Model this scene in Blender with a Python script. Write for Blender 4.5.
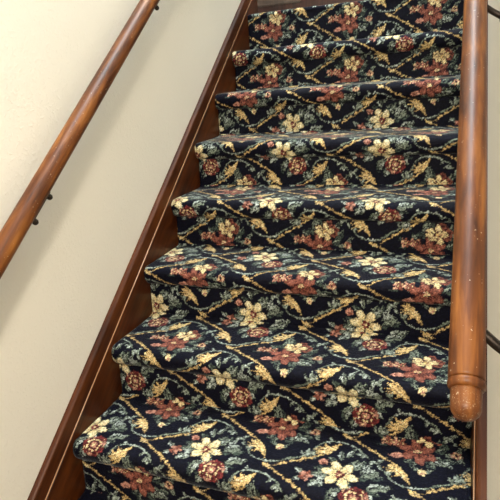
import bpy, bmesh, math, random
import numpy as np
from mathutils import Vector

scene = bpy.context.scene
for o in list(bpy.data.objects):
    bpy.data.objects.remove(o)

# ------------------------------------------------------------------ camera, light, exposure
cam_d = bpy.data.cameras.new('camera')
cam = bpy.data.objects.new('camera', cam_d)
scene.collection.objects.link(cam)
cam.location = (1.05503, -1.03178, 1.03077)
cam.rotation_mode = 'XYZ'
cam.rotation_euler = (1.254080, 0.075782, 0.359863)
cam_d.sensor_width = 36.0
cam_d.sensor_fit = 'HORIZONTAL'
cam_d.lens = 527.374 * 36.0 / 500.0
cam_d.clip_start = 0.02
scene.camera = cam

world = bpy.data.worlds.new('world')
scene.world = world
world.use_nodes = True
wbg = world.node_tree.nodes['Background']
wbg.inputs['Color'].default_value = (0.90, 0.94, 1.0, 1)
wbg.inputs['Strength'].default_value = 0.27

def area(name, loc, target, size, power, col, size_y=None):
    d = bpy.data.lights.new(name, 'AREA')
    d.energy = power; d.color = col; d.size = size
    if size_y:
        d.shape = 'RECTANGLE'; d.size_y = size_y
    o = bpy.data.objects.new(name, d)
    scene.collection.objects.link(o)
    o.location = loc
    o.rotation_euler = (Vector(target) - Vector(loc)).to_track_quat('-Z', 'Y').to_euler()
    return o
# warm ceiling lamp above the lower steps, cool daylight falling in from the upper hall
area('ceiling_lamp_light', (1.00, -1.45, 1.72), (0.10, -0.30, 0.0), 0.20, 37.0, (1.0, 0.90, 0.76))
area('stairwell_daylight', (0.62, 1.05, 4.60), (0.62, 1.0501, 0.0), 1.0, 165.0, (0.84, 0.94, 1.0), 1.9)

vs = scene.view_settings
vs.view_transform = 'Standard'
vs.look = 'None'
vs.gamma = 1.0
vs.use_curve_mapping = False
vs.exposure = -0.06

# ------------------------------------------------------------------ dimensions
R = 0.19            # rise
G = 0.25579         # going
XR = 1.127          # inner face of the right skirt
WL = -0.020         # left wall face
WR = 1.152          # right wall face
S = R / G
RAIL_H = 0.7837     # rail axis above the nosing line
RAIL_R = 0.0267
RXL = 0.0592        # axis of the left rail
RXR = 1.0842        # axis of the right rail
TOP = 7             # index of the top step
FLOOR_Z = -3 * R

# ------------------------------------------------------------------ helpers
def s2l(c):
    return tuple(((v / 255.0) / 12.92 if v / 255.0 <= 0.04045 else ((v / 255.0 + 0.055) / 1.055) ** 2.4) for v in c)

def link(o, parent=None):
    scene.collection.objects.link(o)
    if parent is not None:
        o.parent = parent
    return o

def tag(o, label=None, cat=None, group=None, kind=None):
    if label: o['label'] = label
    if cat: o['category'] = cat
    if group: o['group'] = group
    if kind: o['kind'] = kind
    return o

def empty(name, loc=(0, 0, 0)):
    o = bpy.data.objects.new(name, None)
    o.location = loc
    o.empty_display_size = 0.1
    return link(o)

def from_bm(name, bm, mat, parent=None, smooth=False):
    bmesh.ops.recalc_face_normals(bm, faces=bm.faces)
    me = bpy.data.meshes.new(name)
    bm.to_mesh(me); bm.free()
    me.materials.append(mat)
    if smooth:
        me.polygons.foreach_set('use_smooth', [True] * len(me.polygons))
    return link(bpy.data.objects.new(name, me), parent)

def add_box(bm, lo, hi, bevel=0.0):
    r = bmesh.ops.create_cube(bm, size=1.0)
    for v in r['verts']:
        v.co = Vector([lo[i] + (v.co[i] + 0.5) * (hi[i] - lo[i]) for i in range(3)])
    if bevel > 0:
        es = list({e for v in r['verts'] for e in v.link_edges})
        bmesh.ops.bevel(bm, geom=es, offset=bevel, segments=2, affect='EDGES')

def add_prism(bm, ring0, ring1):
    """closed prism between two equal rings of points"""
    a = [bm.verts.new(p) for p in ring0]
    b = [bm.verts.new(p) for p in ring1]
    n = len(a)
    for i in range(n):
        bm.faces.new((a[i], a[(i + 1) % n], b[(i + 1) % n], b[i]))
    bm.faces.new(a[::-1]); bm.faces.new(b)

def add_lathe(bm, prof, origin, axis, seg=32):
    """prof: list of (distance along axis, radius)"""
    axis = Vector(axis).normalized()
    up = Vector((0, 0, 1)) if abs(axis.z) < 0.9 else Vector((1, 0, 0))
    e1 = axis.cross(up).normalized(); e2 = axis.cross(e1)
    rings = []
    for d, r in prof:
        c = Vector(origin) + axis * d
        rings.append([bm.verts.new(c + (e1 * math.cos(2 * math.pi * i / seg) + e2 * math.sin(2 * math.pi * i / seg)) * r) for i in range(seg)])
    for a, b in zip(rings, rings[1:]):
        for i in range(seg):
            bm.faces.new((a[i], a[(i + 1) % seg], b[(i + 1) % seg], b[i]))
    bm.faces.new(rings[0][::-1]); bm.faces.new(rings[-1])

def add_sweep(bm, pts, w, h, side):
    """flat bar with rounded section swept along pts; side = width direction"""
    side = Vector(side).normalized()
    rings = []
    n = len(pts)
    for i, p in enumerate(pts):
        p = Vector(p)
        t = (Vector(pts[min(i + 1, n - 1)]) - Vector(pts[max(i - 1, 0)])).normalized()
        up = t.cross(side).normalized()
        ring = []
        for k in range(12):
            a = 2 * math.pi * k / 12
            cx, cy = math.cos(a), math.sin(a)
            sx = math.copysign(abs(cx) ** 0.6, cx); sy = math.copysign(abs(cy) ** 0.6, cy)
            ring.append(bm.verts.new(p + side * sx * w / 2 + up * sy * h / 2))
        rings.append(ring)
    for a, b in zip(rings, rings[1:]):
        for k in range(12):
            bm.faces.new((a[k], a[(k + 1) % 12], b[(k + 1) % 12], b[k]))
    bm.faces.new(rings[0][::-1]); bm.faces.new(rings[-1])

# ------------------------------------------------------------------ materials
def new_mat(name):
    m = bpy.data.materials.new(name); m.use_nodes = True
    nt = m.node_tree
    return m, nt, nt.nodes['Principled BSDF']

def mat_plaster(name, col, bump=0.30):
    m, nt, b = new_mat(name)
    N, L = nt.nodes, nt.links
    tc = N.new('ShaderNodeTexCoord')
    n1 = N.new('ShaderNodeTexNoise'); n1.inputs['Scale'].default_value = 120; n1.inputs['Detail'].default_value = 3
    n2 = N.new('ShaderNodeTexNoise'); n2.inputs['Scale'].default_value = 38; n2.inputs['Detail'].default_value = 4
    L.new(tc.outputs['Object'], n1.inputs['Vector']); L.new(tc.outputs['Object'], n2.inputs['Vector'])
    r1 = N.new('ShaderNodeMapRange'); r1.inputs[1].default_value = 0.52; r1.inputs[2].default_value = 0.75
    L.new(n1.outputs['Fac'], r1.inputs[0])
    ad = N.new('ShaderNodeMath'); ad.operation = 'ADD'
    L.new(r1.outputs[0], ad.inputs[0]); L.new(n2.outputs['Fac'], ad.inputs[1])
    bp = N.new('ShaderNodeBump'); bp.inputs['Strength'].default_value = bump; bp.inputs['Distance'].default_value = 0.003
    L.new(ad.outputs[0], bp.inputs['Height']); L.new(bp.outputs['Normal'], b.inputs['Normal'])
    cr = N.new('ShaderNodeMixRGB'); n3 = N.new('ShaderNodeTexNoise'); n3.inputs['Scale'].default_value = 2.5
    L.new(tc.outputs['Object'], n3.inputs['Vector'])
    L.new(n3.outputs['Fac'], cr.inputs[0])
    cr.inputs[1].default_value = (*[c * 0.96 for c in col], 1); cr.inputs[2].default_value = (*[min(1, c * 1.03) for c in col], 1)
    L.new(cr.outputs[0], b.inputs['Base Color'])
    b.inputs['Roughness'].default_value = 0.55
    b.inputs['Specular IOR Level'].default_value = 0.3
    return m

def mat_wood(name, dark, mid, light, direction, rough=0.28, scale=1.0, coat=0.25, worn=False, speck=True, spec=0.5):
    """grain stretched along `direction` (object space)"""
    m, nt, b = new_mat(name)
    N, L = nt.nodes, nt.links
    tc = N.new('ShaderNodeTexCoord')
    # rotate so that local X runs along the grain, then squash X
    d = Vector(direction).normalized()
    q = d.to_track_quat('X', 'Z').inverted().to_euler()
    mp0 = N.new('ShaderNodeMapping'); mp0.inputs['Rotation'].default_value = q
    mp = N.new('ShaderNodeMapping'); mp.inputs['Scale'].default_value = (7.0 * scale, 70 * scale, 70 * scale)
    L.new(tc.outputs['Object'], mp0.inputs['Vector']); L.new(mp0.outputs[0], mp.inputs['Vector'])
    n1 = N.new('ShaderNodeTexNoise'); n1.inputs['Scale'].default_value = 1.0; n1.inputs['Detail'].default_value = 6; n1.inputs['Distortion'].default_value = 0.6
    L.new(mp.outputs[0], n1.inputs['Vector'])
    mp2 = N.new('ShaderNodeMapping'); mp2.inputs['Scale'].default_value = (2.6 * scale, 8 * scale, 8 * scale)
    L.new(mp0.outputs[0], mp2.inputs['Vector'])
    n2 = N.new('ShaderNodeTexNoise'); n2.inputs['Scale'].default_value = 2.0; n2.inputs['Detail'].default_value = 5
    L.new(mp2.outputs[0], n2.inputs['Vector'])
    mx = N.new('ShaderNodeMath'); mx.operation = 'ADD'
    L.new(n1.outputs['Fac'], mx.inputs[0]); L.new(n2.outputs['Fac'], mx.inputs[1])
    hv = N.new('ShaderNodeMath'); hv.operation = 'MULTIPLY'; hv.inputs[1].default_value = 0.5
    L.new(mx.outputs[0], hv.inputs[0])
    cr = N.new('ShaderNodeValToRGB')
    cr.color_ramp.elements[0].position = 0.36; cr.color_ramp.elements[0].color = (*dark, 1)
    cr.color_ramp.elements[1].position = 0.64; cr.color_ramp.elements[1].color = (*light, 1)
    e = cr.color_ramp.elements.new(0.50); e.color = (*mid, 1)
    L.new(hv.outputs[0], cr.inputs[0])
    col = cr.outputs[0]
    if speck:
        n4 = N.new('ShaderNodeTexNoise'); n4.inputs['Scale'].default_value = 160; n4.inputs['Detail'].default_value = 2
        L.new(tc.outputs['Object'], n4.inputs['Vector'])
        r4 = N.new('ShaderNodeMapRange'); r4.inputs[1].default_value = 0.715; r4.inputs[2].default_value = 0.76
        L.new(n4.outputs['Fac'], r4.inputs[0])
        m4 = N.new('ShaderNodeMixRGB'); m4.inputs[2].default_value = (0.45, 0.36, 0.27, 1)
        L.new(r4.outputs[0], m4.inputs[0]); L.new(col, m4.inputs[1])
        col = m4.outputs[0]
    if worn:
        n5 = N.new('ShaderNodeTexNoise'); n5.inputs['Scale'].default_value = 230; n5.inputs['Detail'].default_value = 5; n5.inputs['Distortion'].default_value = 1.5
        L.new(tc.outputs['Object'], n5.inputs['Vector'])
        r5 = N.new('ShaderNodeMapRange'); r5.inputs[1].default_value = 0.58; r5.inputs[2].default_value = 0.78
        L.new(n5.outputs['Fac'], r5.inputs[0])
        m5 = N.new('ShaderNodeMixRGB'); m5.inputs[2].default_value = (0.42, 0.33, 0.22, 1)
        L.new(r5.outputs[0], m5.inputs[0]); L.new(col, m5.inputs[1])
        col = m5.outputs[0]
    L.new(col, b.inputs['Base Color'])
    bp = N.new('ShaderNodeBump'); bp.inputs['Strength'].default_value = 0.15; bp.inputs['Distance'].default_value = 0.001
    L.new(n1.outputs['Fac'], bp.inputs['Height']); L.new(bp.outputs['Normal'], b.inputs['Normal'])
    b.inputs['Roughness'].default_value = rough
    b.inputs['Coat Weight'].default_value = coat
    b.inputs['Coat Roughness'].default_value = 0.2
    b.inputs['Specular IOR Level'].default_value = spec
    return m

SL = Vector((0, G, R)).normalized()
M_wall = mat_plaster('cream_plaster', s2l((232, 227, 215)))
M_wall_r = mat_plaster('right_plaster', s2l((232, 227, 215)))
M_skirt = mat_wood('skirt_wood', s2l((42, 17, 4)), s2l((66, 29, 7)), s2l((88, 43, 13)), SL, rough=0.34, scale=0.7, speck=False, coat=0.0, spec=0.3)
M_rail = mat_wood('rail_wood', s2l((60, 29, 11)), s2l((100, 55, 22)), s2l((142, 88, 38)), SL, rough=0.42, coat=0.0, spec=0.32)
M_tip = mat_wood('worn_rail_wood', s2l((60, 29, 11)), s2l((100, 55, 22)), s2l((142, 88, 38)), SL, rough=0.42, coat=0.0, spec=0.32, worn=True)
M_body = mat_wood('stair_wood', s2l((70, 36, 20)), s2l((96, 54, 30)), s2l((120, 70, 40)), (1, 0, 0))
M_floor = mat_wood('floor_wood', s2l((70, 38, 24)), s2l((98, 56, 38)), s2l((120, 74, 50)), (1, 0, 0), rough=0.3)
M_door = mat_wood('door_wood', s2l((44, 20, 15)), s2l((62, 31, 24)), s2l((80, 44, 34)), (0, 0, 1), rough=0.35, speck=False)
M_panel = mat_wood('door_panel_wood', s2l((74, 62, 54)), s2l((86, 72, 62)), s2l((96, 82, 72)), (0, 0, 1), rough=0.4, speck=False)
m, nt, b = new_mat('dark_bronze')
b.inputs['Base Color'].default_value = (*s2l((52, 44, 38)), 1)
b.inputs['Metallic'].default_value = 0.75; b.inputs['Roughness'].default_value = 0.38
nz = nt.nodes.new('ShaderNodeTexNoise'); nz.inputs['Scale'].default_value = 60
rr = nt.nodes.new('ShaderNodeMapRange'); rr.inputs[3].default_value = 0.28; rr.inputs[4].default_value = 0.5
nt.links.new(nz.outputs['Fac'], rr.inputs[0]); nt.links.new(rr.outputs[0], b.inputs['Roughness'])
M_bronze = m

m, nt, b = new_mat('floral_carpet')
at = nt.nodes.new('ShaderNodeAttribute'); at.attribute_name = 'pile_colour'
nt.links.new(at.outputs['Color'], b.inputs['Base Color'])
tcn = nt.nodes.new('ShaderNodeTexCoord')
nz = nt.nodes.new('ShaderNodeTexNoise'); nz.inputs['Scale'].default_value = 420; nz.inputs['Detail'].default_value = 2
nt.links.new(tcn.outputs['Object'], nz.inputs['Vector'])
bp = nt.nodes.new('ShaderNodeBump'); bp.inputs['Strength'].default_value = 0.5; bp.inputs['Distance'].default_value = 0.002
nt.links.new(nz.outputs['Fac'], bp.inputs['Height']); nt.links.new(bp.outputs['Normal'], b.inputs['Normal'])
b.inputs['Roughness'].default_value = 0.62
b.inputs['Specular IOR Level'].default_value = 0.12
b.inputs['Sheen Weight'].default_value = 0.27
b.inputs['Sheen Roughness'].default_value = 0.28
b.inputs['Sheen Tint'].default_value = (0.85, 0.92, 1.0, 1)
M_carpet = m

# ------------------------------------------------------------------ the setting
Y0, Y1 = -2.6, 3.6
def plate(name, lo, hi, mat):
    bm = bmesh.new(); add_box(bm, lo, hi)
    return tag(from_bm(name, bm, mat), kind='structure')
plate('wall_left', (WL - 0.12, Y0, FLOOR_Z - 0.1), (WL, Y1, 5.6), M_wall)
plate('wall_right', (WR, Y0, FLOOR_Z - 0.1), (WR + 0.12, Y1, 5.6), M_wall_r)
plate('floor', (WL, Y0, FLOOR_Z - 0.1), (WR, -2 * G + 0.03, FLOOR_Z), M_floor)

# head of the stair: wooden threshold and a panelled door right behind the top step
LZ = TOP * R + 0.010
YB = 1.985
land = plate('floor_landing', (WL, TOP * G + 0.075, LZ - 0.05), (WR, YB + 0.03, LZ - 0.012), M_floor)
for i in range(2):
    bm = bmesh.new(); add_box(bm, (WL, 0, -0.012), (WR, 0.0605, 0), 0.0012)
    o = from_bm('floor_board', bm, M_floor, land)
    o.location = (0, TOP * G + 0.075 + i * 0.062, LZ)
plate('wall_back', (WL, YB + 0.03, LZ - 0.05), (WR, YB + 0.15, 5.6), M_wall)
bm = bmesh.new(); add_box(bm, (WL, YB - 0.012, LZ), (WR, YB + 0.03, LZ + 2.05), 0.003)
door = tag(from_bm('door_1', bm, M_door), 'dark stained panelled wooden door at the head of the stairs', kind='structure')
for z0, z1 in ((0.050, 0.92), (1.06, 1.93)):
    for x0, x1 in ((0.0, 0.245), (0.42, 0.71), (0.82, 1.11)):
        bm = bmesh.new(); add_box(bm, (x0, YB - 0.022, LZ + z0), (x1, YB - 0.010, LZ + z1), 0.005)
        from_bm('door_panel', bm, M_panel, door)

# ------------------------------------------------------------------ skirt boards
def skirt(name, wall, face, ya, yb, label):
    """board in the plane of the wall, sloping with the stair; wall / face = x of wall and of visible face"""
    sg = 1 if face > wall else -1
    def ring(y, prof):
        return [Vector((x, y, y * S + dz)) for x, dz in prof]
    t = abs(face - wall)
    prof = [(wall, -0.30), (face, -0.30), (face, 0.021), (face - sg * 0.0025, 0.0225), (face - sg * 0.0025, 0.0245), (wall, 0.0245)]
    bm = bmesh.new(); add_prism(bm, ring(ya, prof), ring(yb, prof))
    root = tag(from_bm(name, bm, M_skirt), label, kind='structure')
    # narrow bright bead on top of the lower board
    cx, cz, r = face - sg * 0.001, 0.0260, 0.0019
    prof = [(cx + math.cos(a) * r, cz + math.sin(a) * r * 1.3) for a in [2 * math.pi * k / 10 for k in range(10)]]
    bm = bmesh.new(); add_prism(bm, ring(ya, prof), ring(yb, prof))
    from_bm('bead_moulding', bm, M_bead, root, True)
    # upper board, set back a little, with an eased edge against the wall
    f2 = face - sg * 0.0015
    prof = [(wall, 0.0245), (f2, 0.0245), (f2, 0.080), (f2 - sg * 0.002, 0.085), (f2 - sg * 0.006, 0.0885), (f2 - sg * 0.011, 0.0905), (wall, 0.0912)]
    bm = bmesh.new(); add_prism(bm, ring(ya, prof), ring(yb, prof))
    from_bm('cap_board', bm, M_cap, root)
    return root
M_bead = mat_wood('bead_wood', s2l((150, 104, 70)), s2l((178, 132, 96)), s2l((200, 156, 120)), SL, rough=0.22, speck=False)
M_cap = mat_wood('cap_wood', s2l((46, 20, 6)), s2l((72, 34, 10)), s2l((94, 48, 16)), SL, rough=0.45, scale=0.7, coat=0.0, speck=False, spec=0.25)
skirt('baseboard_left', WL, 0.0, -2.35 * G, 8.3 * G, 'sloping dark wood skirt board along the left wall')
skirt('baseboard_right', WR, XR, -2.35 * G, 8.3 * G, 'sloping dark wood skirt board along the right wall')

# ------------------------------------------------------------------ carpet pattern: one woven repeat, drawn in millimetres
PX, PV = 390, 350
rng = np.random.default_rng(7)
def smooth_noise(shape, cells, amp):
    g = rng.standard_normal((cells[0], cells[1]))
    yy = np.arange(shape[0]) * cells[0] / shape[0]; xx = np.arange(shape[1]) * cells[1] / shape[1]
    y0 = yy.astype(int); x0 = xx.astype(int); fy = (yy - y0)[:, None]; fx = (xx - x0)[None, :]
    y1 = (y0 + 1) % cells[0]; x1 = (x0 + 1) % cells[1]
    return amp * ((g[np.ix_(y0, x0)] * (1 - fx) + g[np.ix_(y0, x1)] * fx) * (1 - fy) + (g[np.ix_(y1, x0)] * (1 - fx) + g[np.ix_(y1, x1)] * fx) * fy)
VV, UU = np.meshgrid(np.arange(PV) + 0.5, np.arange(PX) + 0.5, indexing='ij')
UU = UU + smooth_noise(UU.shape, (70, 78), 2.0)
VV = VV + smooth_noise(UU.shape, (70, 78), 2.0)
NAVY = s2l((8, 9, 24))
tile = np.zeros((PV, PX, 3)); tile[:] = NAVY
STEM = s2l((164, 138, 94))
GOLD, GOLD2, BROWN = s2l((198, 167, 112)), s2l((224, 200, 150)), s2l((116, 84, 52))
SAGE, PALE, DSAGE = s2l((118, 128, 114)), s2l((164, 174, 166)), s2l((66, 78, 70))
CREAM, WHITE = s2l((216, 195, 146)), s2l((234, 218, 174))
RUST2 = s2l((146, 92, 78))
RED, DRED, RUST, PINK = s2l((110, 44, 44)), s2l((62, 26, 28)), s2l((126, 74, 61)), s2l((178, 128, 110))

def rel(cx, cy):
    dx = (UU - cx + PX / 2) % PX - PX / 2
    dy = (VV - cy + PV / 2) % PV - PV / 2
    return dx, dy
def put(mask, col):
    tile[mask] = col
def blob(cx, cy, rx, ry, ang=0, col=GOLD):
    dx, dy = rel(cx, cy); a = math.radians(ang); c, s = math.cos(a), math.sin(a)
    p, q = dx * c + dy * s, -dx * s + dy * c
    put((p / rx) ** 2 + (q / ry) ** 2 < 1, col)
def leaf(cx, cy, ln, wd, ang, col, vein=None, hi=None):
    dx, dy = rel(cx, cy); a = math.radians(ang); c, s = math.cos(a), math.sin(a)
    p, q = dx * c + dy * s, -dx * s + dy * c
    t = np.clip((p + ln / 2) / ln, 0, 1)
    w = wd / 2 * np.sin(np.pi * t ** 0.8) * (1 + 0.22 * np.sin(t * 17)) + 0.01
    ins = (np.abs(p) < ln / 2) & (np.abs(q) < w)
    put(ins, col)
    if hi is not None:
        put(ins & (q > 0.12 * wd) & (p > -ln * 0.3), hi)
    if vein is not None:
        put((np.abs(p) < ln * 0.40) & (np.abs(q) < 1.3), vein)
        if wd > 15:
            put(ins & (np.abs(((p - np.abs(q) * 0.9) % 9) - 4.5) < 1.1) & (np.abs(q) < w * 0.75), vein)
def stroke(pts, w, col, dash=None):
    pts = np.array(pts, float); w = np.broadcast_to(np.array(w, float), (len(pts),))
    # Catmull-Rom through the points
    P = np.vstack([2 * pts[0] - pts[1], pts, 2 * pts[-1] - pts[-2]])
    out, ow = [], []
    for i in range(len(pts) - 1):
        for t in np.linspace(0, 1, 9)[:-1]:
            p0, p1, p2, p3 = P[i:i + 4]
            out.append(0.5 * (2 * p1 + (p2 - p0) * t + (2 * p0 - 5 * p1 + 4 * p2 - p3) * t * t + (3 * p1 - p0 - 3 * p2 + p3) * t ** 3))
            ow.append(w[i] * (1 - t) + w[i + 1] * t)
    out.append(pts[-1]); ow.append(w[-1])
    mask = np.zeros(UU.shape, bool)
    for i in range(len(out) - 1):
        a, b2 = out[i], out[i + 1]
        dx, dy = rel(*a); e = b2 - a; l2 = max(1e-6, e @ e)
        t = np.clip((dx * e[0] + dy * e[1]) / l2, 0, 1)
        mask |= (dx - t * e[0]) ** 2 + (dy - t * e[1]) ** 2 < (ow[i] / 2) ** 2
    put(mask, col)
def poly(pts, col):
    pts = np.array(pts, float); c = pts.mean(0); dx, dy = rel(*c); pts = pts - c
    ins = np.zeros(UU.shape, bool); n = len(pts)
    for i in range(n):
        x1, y1 = pts[i]; x2, y2 = pts[(i + 1) % n]
        cond = ((y1 > dy) != (y2 > dy))
        xi = (x2 - x1) * (dy - y1) / ((y2 - y1) if y2 != y1 else 1e-9) + x1
        ins ^= cond & (dx < xi)
    put(ins, col)

def acanthus(A, flip):
    """gold stem running right; flip = -1 falling, +1 rising; ends in a torn leaf"""
    F = lambda *ps: A(*[(x, flip * y_) for x, y_ in ps])
    stroke(F((-4, 0), (18, 8), (49, 29), (85, 53), (124, 80)), [2.6, 3, 3.8, 4.6, 4.5], STEM)
    stroke(F((124, 80), (150, 100), (166, 124), (178, 156)), [4.5, 5.5, 5, 2.5], GOLD)
    for x, y_, a, ln in ((30, 19, 62, 13), (44, 28, 5, 16), (60, 39, 70, 15), (74, 44, 8, 18), (90, 58, 68, 16), (106, 64, 10, 18)):
        p = F((x, y_))[0]; leaf(p[0], p[1], ln, 7, flip * a, GOLD)
    # torn leaf hanging back from the tip
    poly(F((179, 158), (168, 130), (152, 105), (138, 92), (110, 90), (130, 102), (104, 108), (134, 112), (112, 126), (140, 123), (132, 142), (152, 131), (162, 142)), GOLD)
    stroke(F((118, 97), (140, 108), (164, 136)), [2, 5, 2], GOLD2)
    stroke(F((112, 113), (136, 118), (154, 132)), [1.5, 4, 2], GOLD2)
    stroke(F((132, 91), (152, 104), (165, 124)), [1.5, 2.5, 1.5], NAVY)
    stroke(F((124, 110), (142, 114), (158, 132)), [1, 2.2, 1.5], BROWN)
    stroke(F((60, 36), (78, 48), (104, 67)), [1.5, 3, 2.5], GOLD)
    stroke(F((146, 97), (160, 114), (170, 136)), [2, 3, 1.5], GOLD2)

def trellis(nx, ny):
    A = lambda *ps: [(nx + x, ny + y_ * 0.915) for x, y_ in ps]
    # grey-green vines
    stroke(A((-92, -98), (-80, -68), (-66, -48), (-38, -32), (0, -34), (38, -54), (66, -82)), [3.5, 4.5, 5, 5, 5, 4.5, 3.5], SAGE)
    stroke(A((-82, 66), (-66, 38), (-36, 22), (-5, 19), (26, 30), (52, 48), (98, 74)), [3.5, 4.5, 5, 5, 5, 4.5, 3.5], SAGE)
    stroke(A((-60, 34), (-36, 23), (-5, 20), (20, 28)), 3, PALE)
    stroke(A((-60, -43), (-38, -31), (0, -33), (30, -49)), 3, PALE)
    for x, y_, a, ln in ((84, -96, -20, 30), (74, -106, -75, 24), (96, -84, 40, 22), (104, 82, 35, 32), (112, 68, -5, 26), (94, 96, 85, 24), (-96, 78, 120, 22), (-70, 62, 60, 20),
                         (50, -78, -95, 22), (40, -72, -140, 18), (80, 84, 110, 20), (-100, -108, 215, 22), (-84, -108, 280, 20), (62, 40, 75, 15), (-50, -24, 110, 14), (24, -58, -120, 16)):
        p = A((x, y_))[0]; leaf(p[0], p[1], ln, 9, a, SAGE, None, PALE)
    acanthus(A, -1); acanthus(A, 1)
    # knot
    p = A((-2, 0))[0]; leaf(p[0], p[1], 38, 11, -32, GOLD); leaf(p[0] + 3, p[1] - 2, 28, 7, 30, GOLD2)
trellis(-3, 160); trellis(192, -15)

# dark leaf masses behind both bouquets
for cx, cy, pts in ((0, 0, ((-62, 14), (-30, 58), (34, 60), (66, 4), (96, -48), (70, -104), (18, -110), (-14, -90), (-50, -50), (100, 14), (52, 62), (-70, -14))),
                    (184, 148, ((-52, 56), (-18, 84), (70, 84), (84, 54), (66, 16), (62, -22), (40, -54), (-10, -58), (-42, 8), (-24, -42), (90, -24), (2, 104)))):
    for x, y_ in pts:
        a = math.degrees(math.atan2(y_, x))
        leaf(cx + x * 0.95, cy + y_ * 0.9, 36, 19, a + 12, DSAGE, NAVY, SAGE)
# bouquet of a cream flower over a dark red rose
for x, y_, ln, wd, a, c in ((74, 26, 44, 30, 25, SAGE), (92, -22, 36, 20, 40, SAGE), (118, -18, 34, 16, 35, SAGE), (40, 42, 34, 16, 50, SAGE), (-11, 76, 34, 14, 100, SAGE),
                            (12, 88, 32, 13, 60, SAGE), (-6, -66, 34, 18, 230, SAGE), (-52, -12, 36, 20, 190, SAGE), (-46, -36, 34, 18, 215, PALE), (84, -62, 32, 16, -30, SAGE),
                            (64, 44, 30, 14, 70, PALE), (12, -104, 30, 14, 250, SAGE), (-110, -8, 30, 12, 150, SAGE), (-64, -46, 30, 12, 240, SAGE), (-108, -40, 26, 11, 210, SAGE), (-30, 56, 28, 12, 120, DSAGE), (20, -42, 30, 18, 200, PALE)):
    leaf(x, y_, ln * 1.12, wd * 1.15, a, c, NAVY, PALE if c == SAGE else None)
blob(48, -70, 37, 35, 0, RED)
for k in range(9):
    a = 2 * math.pi * k / 9 + 0.3; blob(48 + 31 * math.cos(a), -70 + 29 * math.sin(a), 10, 8, math.degrees(a) + 90, PINK if k % 3 == 0 else RED)
for rr_, c, n in ((27, DRED, 10), (21, GOLD2, 9), (15, DRED, 8), (9, PINK, 5)):
    for k in range(n):
        a = 2 * math.pi * k / n + rr_; blob(48 + rr_ * math.cos(a), -70 + rr_ * 0.9 * math.sin(a), 6.5 if c is DRED else 5, 3, math.degrees(a) + 90, c)
blob(48, -70, 6, 6, 0, CREAM)
for k in range(14):
    a = 2 * math.pi * k / 14; blob(48 + 33 * math.cos(a), -70 + 31 * math.sin(a), 2.6, 2.6, 0, DRED if k % 2 else CREAM)
for k, (x, y_) in enumerate(((-17, 35), (17, 31), (33, -4), (15, -32), (-22, -24), (-35, 8))):
    a = math.degrees(math.atan2(y_, x)); blob(x * 0.88, y_ * 0.88, 24, 16, a, DSAGE if k % 2 else NAVY); blob(x * 0.86, y_ * 0.86, 21, 13, a, CREAM)
    blob(x * 1.02, y_ * 1.02, 12, 9.5, a, WHITE)
    stroke([(x * 0.3, y_ * 0.3), (x * 0.8, y_ * 0.8)], 2.2, GOLD)
blob(0, 0, 13, 12, 0, RED)
for k in range(7):
    a = 2 * math.pi * k / 7; blob(8 * math.cos(a), 8 * math.sin(a), 2.6, 2.6, 0, PINK if k % 2 else DRED)
blob(0, 0, 4, 4, 0, CREAM)
blob(-54, 40, 13, 11, 0, PINK); blob(-52, 37, 6, 6, 0, RUST)
for k in range(5):
    a = 2 * math.pi * k / 5; blob(-86 + 11 * math.cos(a), -24 + 11 * math.sin(a), 8, 6.5, math.degrees(a), RUST if k % 2 else PINK)
blob(-86, -24, 5, 5, 0, DRED)

# bouquet of a rust flower with a cream one, berries and buds
bx, by = 184, 148
B = lambda x, y_: (bx + x, by + y_ * 0.93)
for x, y_, ln, wd, a, c in ((48, -36, 38, 18, -40, SAGE), (76, -38, 36, 17, -30, SAGE), (76, 38, 36, 15, 30, DSAGE), (112, 30, 36, 14, 40, SAGE), (-20, 100, 34, 13, 110, SAGE), (-12, 122, 30, 12, 80, SAGE),
                            (86, 2, 30, 13, -10, SAGE), (-30, 60, 30, 13, 130, DSAGE), (112, -14, 30, 13, -50, SAGE), (2, -76, 24, 10, 150, SAGE), (36, -76, 24, 10, 30, SAGE), (-96, 8, 26, 10, 200, DSAGE), (-100, 40, 24, 10, 150, DSAGE), (66, 68, 28, 13, 60, SAGE)):
    p = B(x, y_); leaf(p[0], p[1], ln * 1.1, wd * 1.1, a, c, NAVY, PALE if c == SAGE and wd > 14 else None)
for x, y_ in ((44, 78), (54, 50), (34, 92), (58, 66)):
    p = B(x, y_); blob(p[0], p[1], 14, 12, 0, RUST); blob(p[0] + 2, p[1] + 1, 6, 5, 0, DRED)
for k, (x, y_) in enumerate(((-32, 10), (-20, -22), (10, -38), (36, -18), (30, 14), (-4, 32))):
    a = math.degrees(math.atan2(y_, x)); p = B(x * 0.84, y_ * 0.84); blob(p[0], p[1], 25, 16.5, a, DRED if k % 2 else NAVY); blob(p[0], p[1], 22.5, 13.5, a, RUST)
    p = B(x * 1.0, y_ * 1.0); blob(p[0], p[1], 11, 7, a + 20, RUST2)
    stroke([B(x * 0.3, y_ * 0.3), B(x * 0.85, y_ * 0.85)], 2, DRED)
p = B(2, 0); blob(p[0], p[1], 8, 7, 0, CREAM); blob(p[0], p[1], 4, 4, 0, PINK)
for x, y_ in ((-6, 74), (22, 86), (44, 62), (32, 34), (6, 46), (-8, 58)):
    p = B(22 + (x - 22) * 0.84, 58 + (y_ - 58) * 0.84); an = math.degrees(math.atan2(y_ - 58, x - 22)); blob(p[0], p[1], 17, 12, an, DRED); blob(p[0], p[1], 15, 9.5, an, CREAM); stroke([B(22 + (x - 22) * 0.3, 58 + (y_ - 58) * 0.3), B(22 + (x - 22) * 0.9, 58 + (y_ - 58) * 0.9)], 2, RUST2)
    p = B(x, y_); blob(p[0], p[1], 6, 5, 0, GOLD2)
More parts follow.
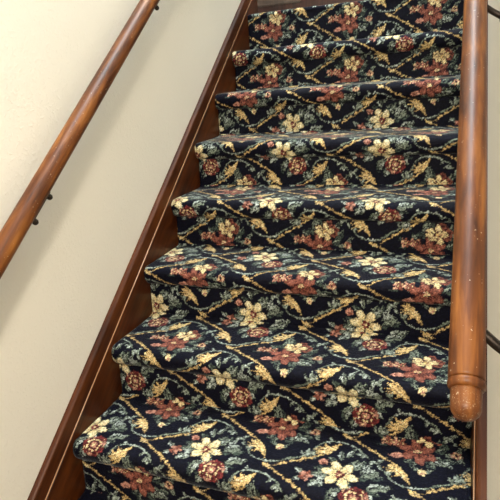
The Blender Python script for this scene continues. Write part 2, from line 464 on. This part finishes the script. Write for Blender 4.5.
p = B(22, 58); blob(p[0], p[1], 7, 6, 0, GOLD); blob(p[0] + 3, p[1] - 3, 3, 3, 0, RUST)
for k in range(12):
    x = -92 + (k % 6) * 10.4; y_ = 18 + (k // 6) * 15 + (4 if k % 2 else -3)
    p = B(x, y_); blob(p[0], p[1], 6.2, 6.2, 0, RUST if k % 3 else PINK); blob(p[0] - 1, p[1] + 2, 2.4, 2.4, 0, CREAM)
p = B(-50, -31); blob(p[0], p[1], 17, 11, 10, PINK); blob(p[0] - 6, p[1], 6, 5, 0, RUST)
p = B(19, -86); blob(p[0], p[1], 10, 11, 0, GOLD2); blob(p[0], p[1] - 4, 6, 5, 0, PINK)
for k in range(7):
    a = k * 0.9; p = B(102 + 10 * math.cos(a), 8 + 9 * math.sin(a)); blob(p[0], p[1], 5.2, 5.2, 0, RUST if k % 2 else PINK); blob(p[0], p[1], 2, 2, 0, CREAM)

# uneven dye and missing tufts of an old weave
wn = smooth_noise((PV, PX), (88, 98), 1.0); wf = smooth_noise((PV, PX), (175, 195), 1.0)
tile *= 0.9 * np.exp(0.22 * wn + 0.16 * wf)[..., None]
bright = tile.sum(-1) > 0.12
hole = (wf < -1.55) & bright
tile[hole] = np.array(NAVY) * 1.6
tile = np.clip(tile, 0, 0.9)

def pile_colour(u, v):
    """u, v in metres"""
    n = u.shape
    uu = (u * 1000 + rng.normal(0, 1.2, n)) % PX; vv = (v * 1000 + rng.normal(0, 1.2, n)) % PV
    c = tile[vv.astype(int) % PV, uu.astype(int) % PX]
    k = np.exp(rng.normal(0, 0.38, n))[..., None]
    return np.clip(c * k, 0, 1)

# ------------------------------------------------------------------ the staircase
NR = 0.0285
def profile(k):
    """(riser points bottom->top, tread points front->back) relative to the nosing front"""
    if k == TOP:
        r, ry = 0.014, 0.003
        tread_end = 0.075
    else:
        r, ry = NR, 0.019
        tread_end = G + 0.019 if k < TOP - 1 else G + 0.003
    ris = [(ry + 0.001, -R + NR), (ry + 0.007, -0.085), (ry + 0.011, -r * 1.5 - 0.008), (ry + 0.012, -r * 1.5 - 0.001)]
    if k == TOP:
        arc = [(r - r * math.sin(a), 0.0 - r * math.cos(a)) for a in np.linspace(math.radians(60), math.radians(180), 12)]
        ris = [(ry, -R + NR - 0.012), (ry, -0.06), (ry, -0.022), (ry - 0.001, -0.010)]
    else:
        arc = [(r - r * math.sin(a), -r * math.cos(a) * (1.5 if a < math.pi / 2 else 1.0)) for a in np.linspace(math.radians(-4), math.radians(180), 18)]
    tre = arc + [(r + 0.03, r - 0.0005), (tread_end * 0.6, r - 0.002), (tread_end - 0.02, r - 0.001), (tread_end - 0.006, r + 0.002), (tread_end, r + 0.006 if k < TOP else r)]
    return np.array(ris), np.array(tre)
def resample(P, step):
    d = np.r_[0, np.cumsum(np.hypot(*np.diff(P, axis=0).T))]
    n = max(3, int(d[-1] / step)); t = np.linspace(0, d[-1], n)
    return np.c_[np.interp(t, d, P[:, 0]), np.interp(t, d, P[:, 1])], t
# phase of the repeat on each step: x and run of one cream flower
PHASE = {-2: (0.41, 0.10), -1: (0.41, 0.05), 0: (0.415, 0.103), 1: (0.405, -0.053), 2: (0.415, 0.200), 3: (0.413, 0.042), 4: (0.402, -0.024), 5: (0.368, -0.142), 6: (0.385, 0.055), 7: (0.345, 0.122)}

def carpet(name, P, vv, k, step, parent, wav):
    nx = int(XR / step) + 1
    x = np.linspace(0.0015, XR - 0.0015, nx)
    T = np.gradient(P, axis=0); T /= np.linalg.norm(T, axis=1)[:, None] + 1e-9
    Nn = np.c_[-T[:, 1], T[:, 0]]                     # outward normal (towards viewer / up)
    n = len(P)
    X = np.broadcast_to(x, (n, nx)).copy(); Y = np.repeat(P[:, :1], nx, 1); Z = np.repeat(P[:, 1:], nx, 1)
    off = rng.normal(0, 0.00035, (n, nx))
    # gentle unevenness of the laid carpet, soft edges against the skirts
    off += 0.0016 * np.sin(x * 9 + k * 1.7)[None, :] * np.sin(vv[:, None] * 16 + k) * wav
    e = np.minimum(x, XR - x); off -= 0.004 * np.clip(1 - e / 0.012, 0, 1)[None, :] ** 2
    edge = np.minimum(np.arange(n), np.arange(n)[::-1]); off *= np.clip(edge / 2, 0, 1)[:, None]
    Y += Nn[:, :1] * off; Z += Nn[:, 1:] * off
    X[:, 1:-1] += rng.normal(0, 0.0004, (n, nx - 2))
    co = np.stack([X, Y + k * G, Z + k * R], -1).reshape(-1, 3).astype(np.float32)
    px, pv = PHASE[k]
    col = pile_colour(X - px, vv[:, None] + 0 * X - pv).reshape(-1, 3)
    me = bpy.data.meshes.new(name)
    i = np.arange(n * nx).reshape(n, nx)
    q = np.stack([i[:-1, :-1], i[:-1, 1:], i[1:, 1:], i[1:, :-1]], -1).reshape(-1, 4).astype(np.int32)
    me.vertices.add(len(co)); me.vertices.foreach_set('co', co.ravel())
    me.loops.add(q.size); me.loops.foreach_set('vertex_index', q.ravel())
    me.polygons.add(len(q)); me.polygons.foreach_set('loop_start', np.arange(0, q.size, 4, dtype=np.int32))
    me.polygons.foreach_set('use_smooth', np.ones(len(q), bool))
    me.update(calc_edges=True)
    a = me.color_attributes.new('pile_colour', 'FLOAT_COLOR', 'POINT')
    a.data.foreach_set('color', np.c_[col, np.ones(len(col))].astype(np.float32).ravel())
    me.materials.append(M_carpet)
    return link(bpy.data.objects.new(name, me), parent)

stair = tag(empty('staircase', (XR / 2, -2 * G, FLOOR_Z)), 'straight staircase with navy floral carpet on every step', 'staircase')
off0 = Vector(stair.location)
for k in range(-2, TOP + 1):
    bm = bmesh.new()
    yb = (k + 1) * G + 0.012 if k < TOP else TOP * G + 0.074
    yf = k * G + (0.036 if k < TOP else 0.009)
    zt = k * R + (NR - 0.010 if k < TOP else 0.006)
    add_box(bm, (0.001, yf, max(FLOOR_Z, (k - 1) * R - 0.05)), (XR - 0.001, yb, zt), 0.003)
    body = from_bm('step', bm, M_body, stair); body.location = -off0 - Vector((0, 0, 0.010 if k < TOP else 0))
    ris, tre = profile(k)
    step = 0.0034 if k < 0 else 0.0021 if k <= 2 else 0.0027 if k <= 4 else 0.0034
    if k == -2: step = 0.005
    A_, ta = resample(ris, step); B_, tb = resample(np.vstack([ris[-1:], tre]), step)
    # run of the pile, zero at the very front of the nosing
    z0 = np.argmin(np.where(np.abs(B_[:, 1]) < 0.012, B_[:, 0], 9))
    run0 = tb[z0]
    carpet('riser_carpet', A_, ta - ta[-1] - run0, k, step, body, 0.4)
    carpet('tread_carpet', B_, tb - run0, k, step, body, 1.0)

# ------------------------------------------------------------------ handrails with wall brackets
def handrail(xa, wall, ta, tb, brs, label):
    sg = 1 if wall > xa else -1
    P0 = Vector((xa, ta * G, ta * R + RAIL_H)); P1 = Vector((xa, tb * G, tb * R + RAIL_H))
    root = tag(empty('handrail', P0), label, 'handrail', 'handrails of the staircase')
    def loc(o): o.location = -P0; return o
    Lr = (P1 - P0).length; r = RAIL_R
    bm = bmesh.new()
    add_lathe(bm, [(0.0615, r * 0.93), (0.0625, r * 0.985), (0.066, r)] + [(d, r) for d in np.linspace(0.1, Lr - 0.066, 30)] + [(Lr - 0.0625, r * 0.985), (Lr - 0.0615, r * 0.93)], P0, SL, 40)
    loc(from_bm('rail', bm, M_rail, root, True))
    for end in (0, 1):
        o_, ax = (P0, SL) if end == 0 else (P1, -SL)
        bm = bmesh.new()
        add_lathe(bm, [(0.046, r * 0.86), (0.0475, r * 0.95), (0.0505, r * 1.015), (0.0545, r * 1.035), (0.058, r * 1.01), (0.0605, r * 0.95), (0.062, r * 0.86)], o_, ax, 40)
        loc(from_bm('turned_ring', bm, M_rail, root, True))
        bm = bmesh.new()
        rr2 = r * 0.82
        add_lathe(bm, [(rr2 * 0.92 * (1 - math.cos(a)), max(0.0006, rr2 * math.sin(a))) for a in np.linspace(0.02, math.pi / 2, 14)] + [(0.034, rr2 * 1.01), (0.043, rr2 * 1.02), (0.047, rr2 * 1.0)], o_, ax, 40)
        loc(from_bm('rounded_tip', bm, M_tip, root, True))
    nrm = Vector((0, -R, G)).normalized()          # perpendicular to the rail, upwards
    for tbk in brs:
        c = Vector((xa, tbk * G, tbk * R + RAIL_H))
        # saddle plate under the rail
        bm = bmesh.new()
        pc = c - nrm * (r + 0.001)
        add_sweep(bm, [pc - SL * 0.050, pc - SL * 0.040, pc, pc + SL * 0.040, pc + SL * 0.050], 0.020, 0.0045, (1, 0, 0))
        sd = loc(from_bm('bracket_saddle', bm, M_bronze, root, True))
        for d in (-0.0415, 0.0415):
            bm = bmesh.new()
            add_lathe(bm, [(0, 0.0055), (0.003, 0.0055), (0.0045, 0.0075), (0.010, 0.0085), (0.015, 0.0065), (0.017, 0.003)], pc + SL * d - nrm * 0.001 - Vector((sg * 0.004, 0, 0)), -nrm, 14)
            from_bm('screw_head', bm, M_bronze, sd, True)
        # curved arm to the wall
        wz = 0.066
        bm = bmesh.new()
        a0 = pc + nrm * 0.002 + Vector((sg * 0.006, 0, 0))
        a3 = Vector((wall - sg * 0.004, c.y, c.z - wz))
        pts = []
        a1 = a0 + Vector((sg * 0.018, 0, -0.018)); a2 = a3 + Vector((-sg * 0.026, 0, 0.016))
        for t in np.linspace(0, 1, 14):
            pts.append((1 - t) ** 3 * a0 + 3 * (1 - t) ** 2 * t * a1 + 3 * (1 - t) * t * t * a2 + t ** 3 * a3)
        add_sweep(bm, pts, 0.020, 0.015, (0, 1, 0))
        arm = loc(from_bm('bracket_arm', bm, M_bronze, root, True))
        bm = bmesh.new()
        add_lathe(bm, [(0, 0.017), (0.003, 0.017), (0.006, 0.014), (0.008, 0.011)], Vector((wall, c.y, c.z - wz)), (-sg, 0, 0), 28)
        loc(from_bm('wall_rosette', bm, M_bronze, root, True))
    return root
handrail(RXL, WL, -1.295, 6.95, (-0.03, 2.92, 5.6), 'round wooden handrail fixed along the left cream wall')
handrail(RXR, WR, -1.295, 6.95, (-0.74, 2.16, 4.8), 'round wooden handrail on the right with a worn rounded end')
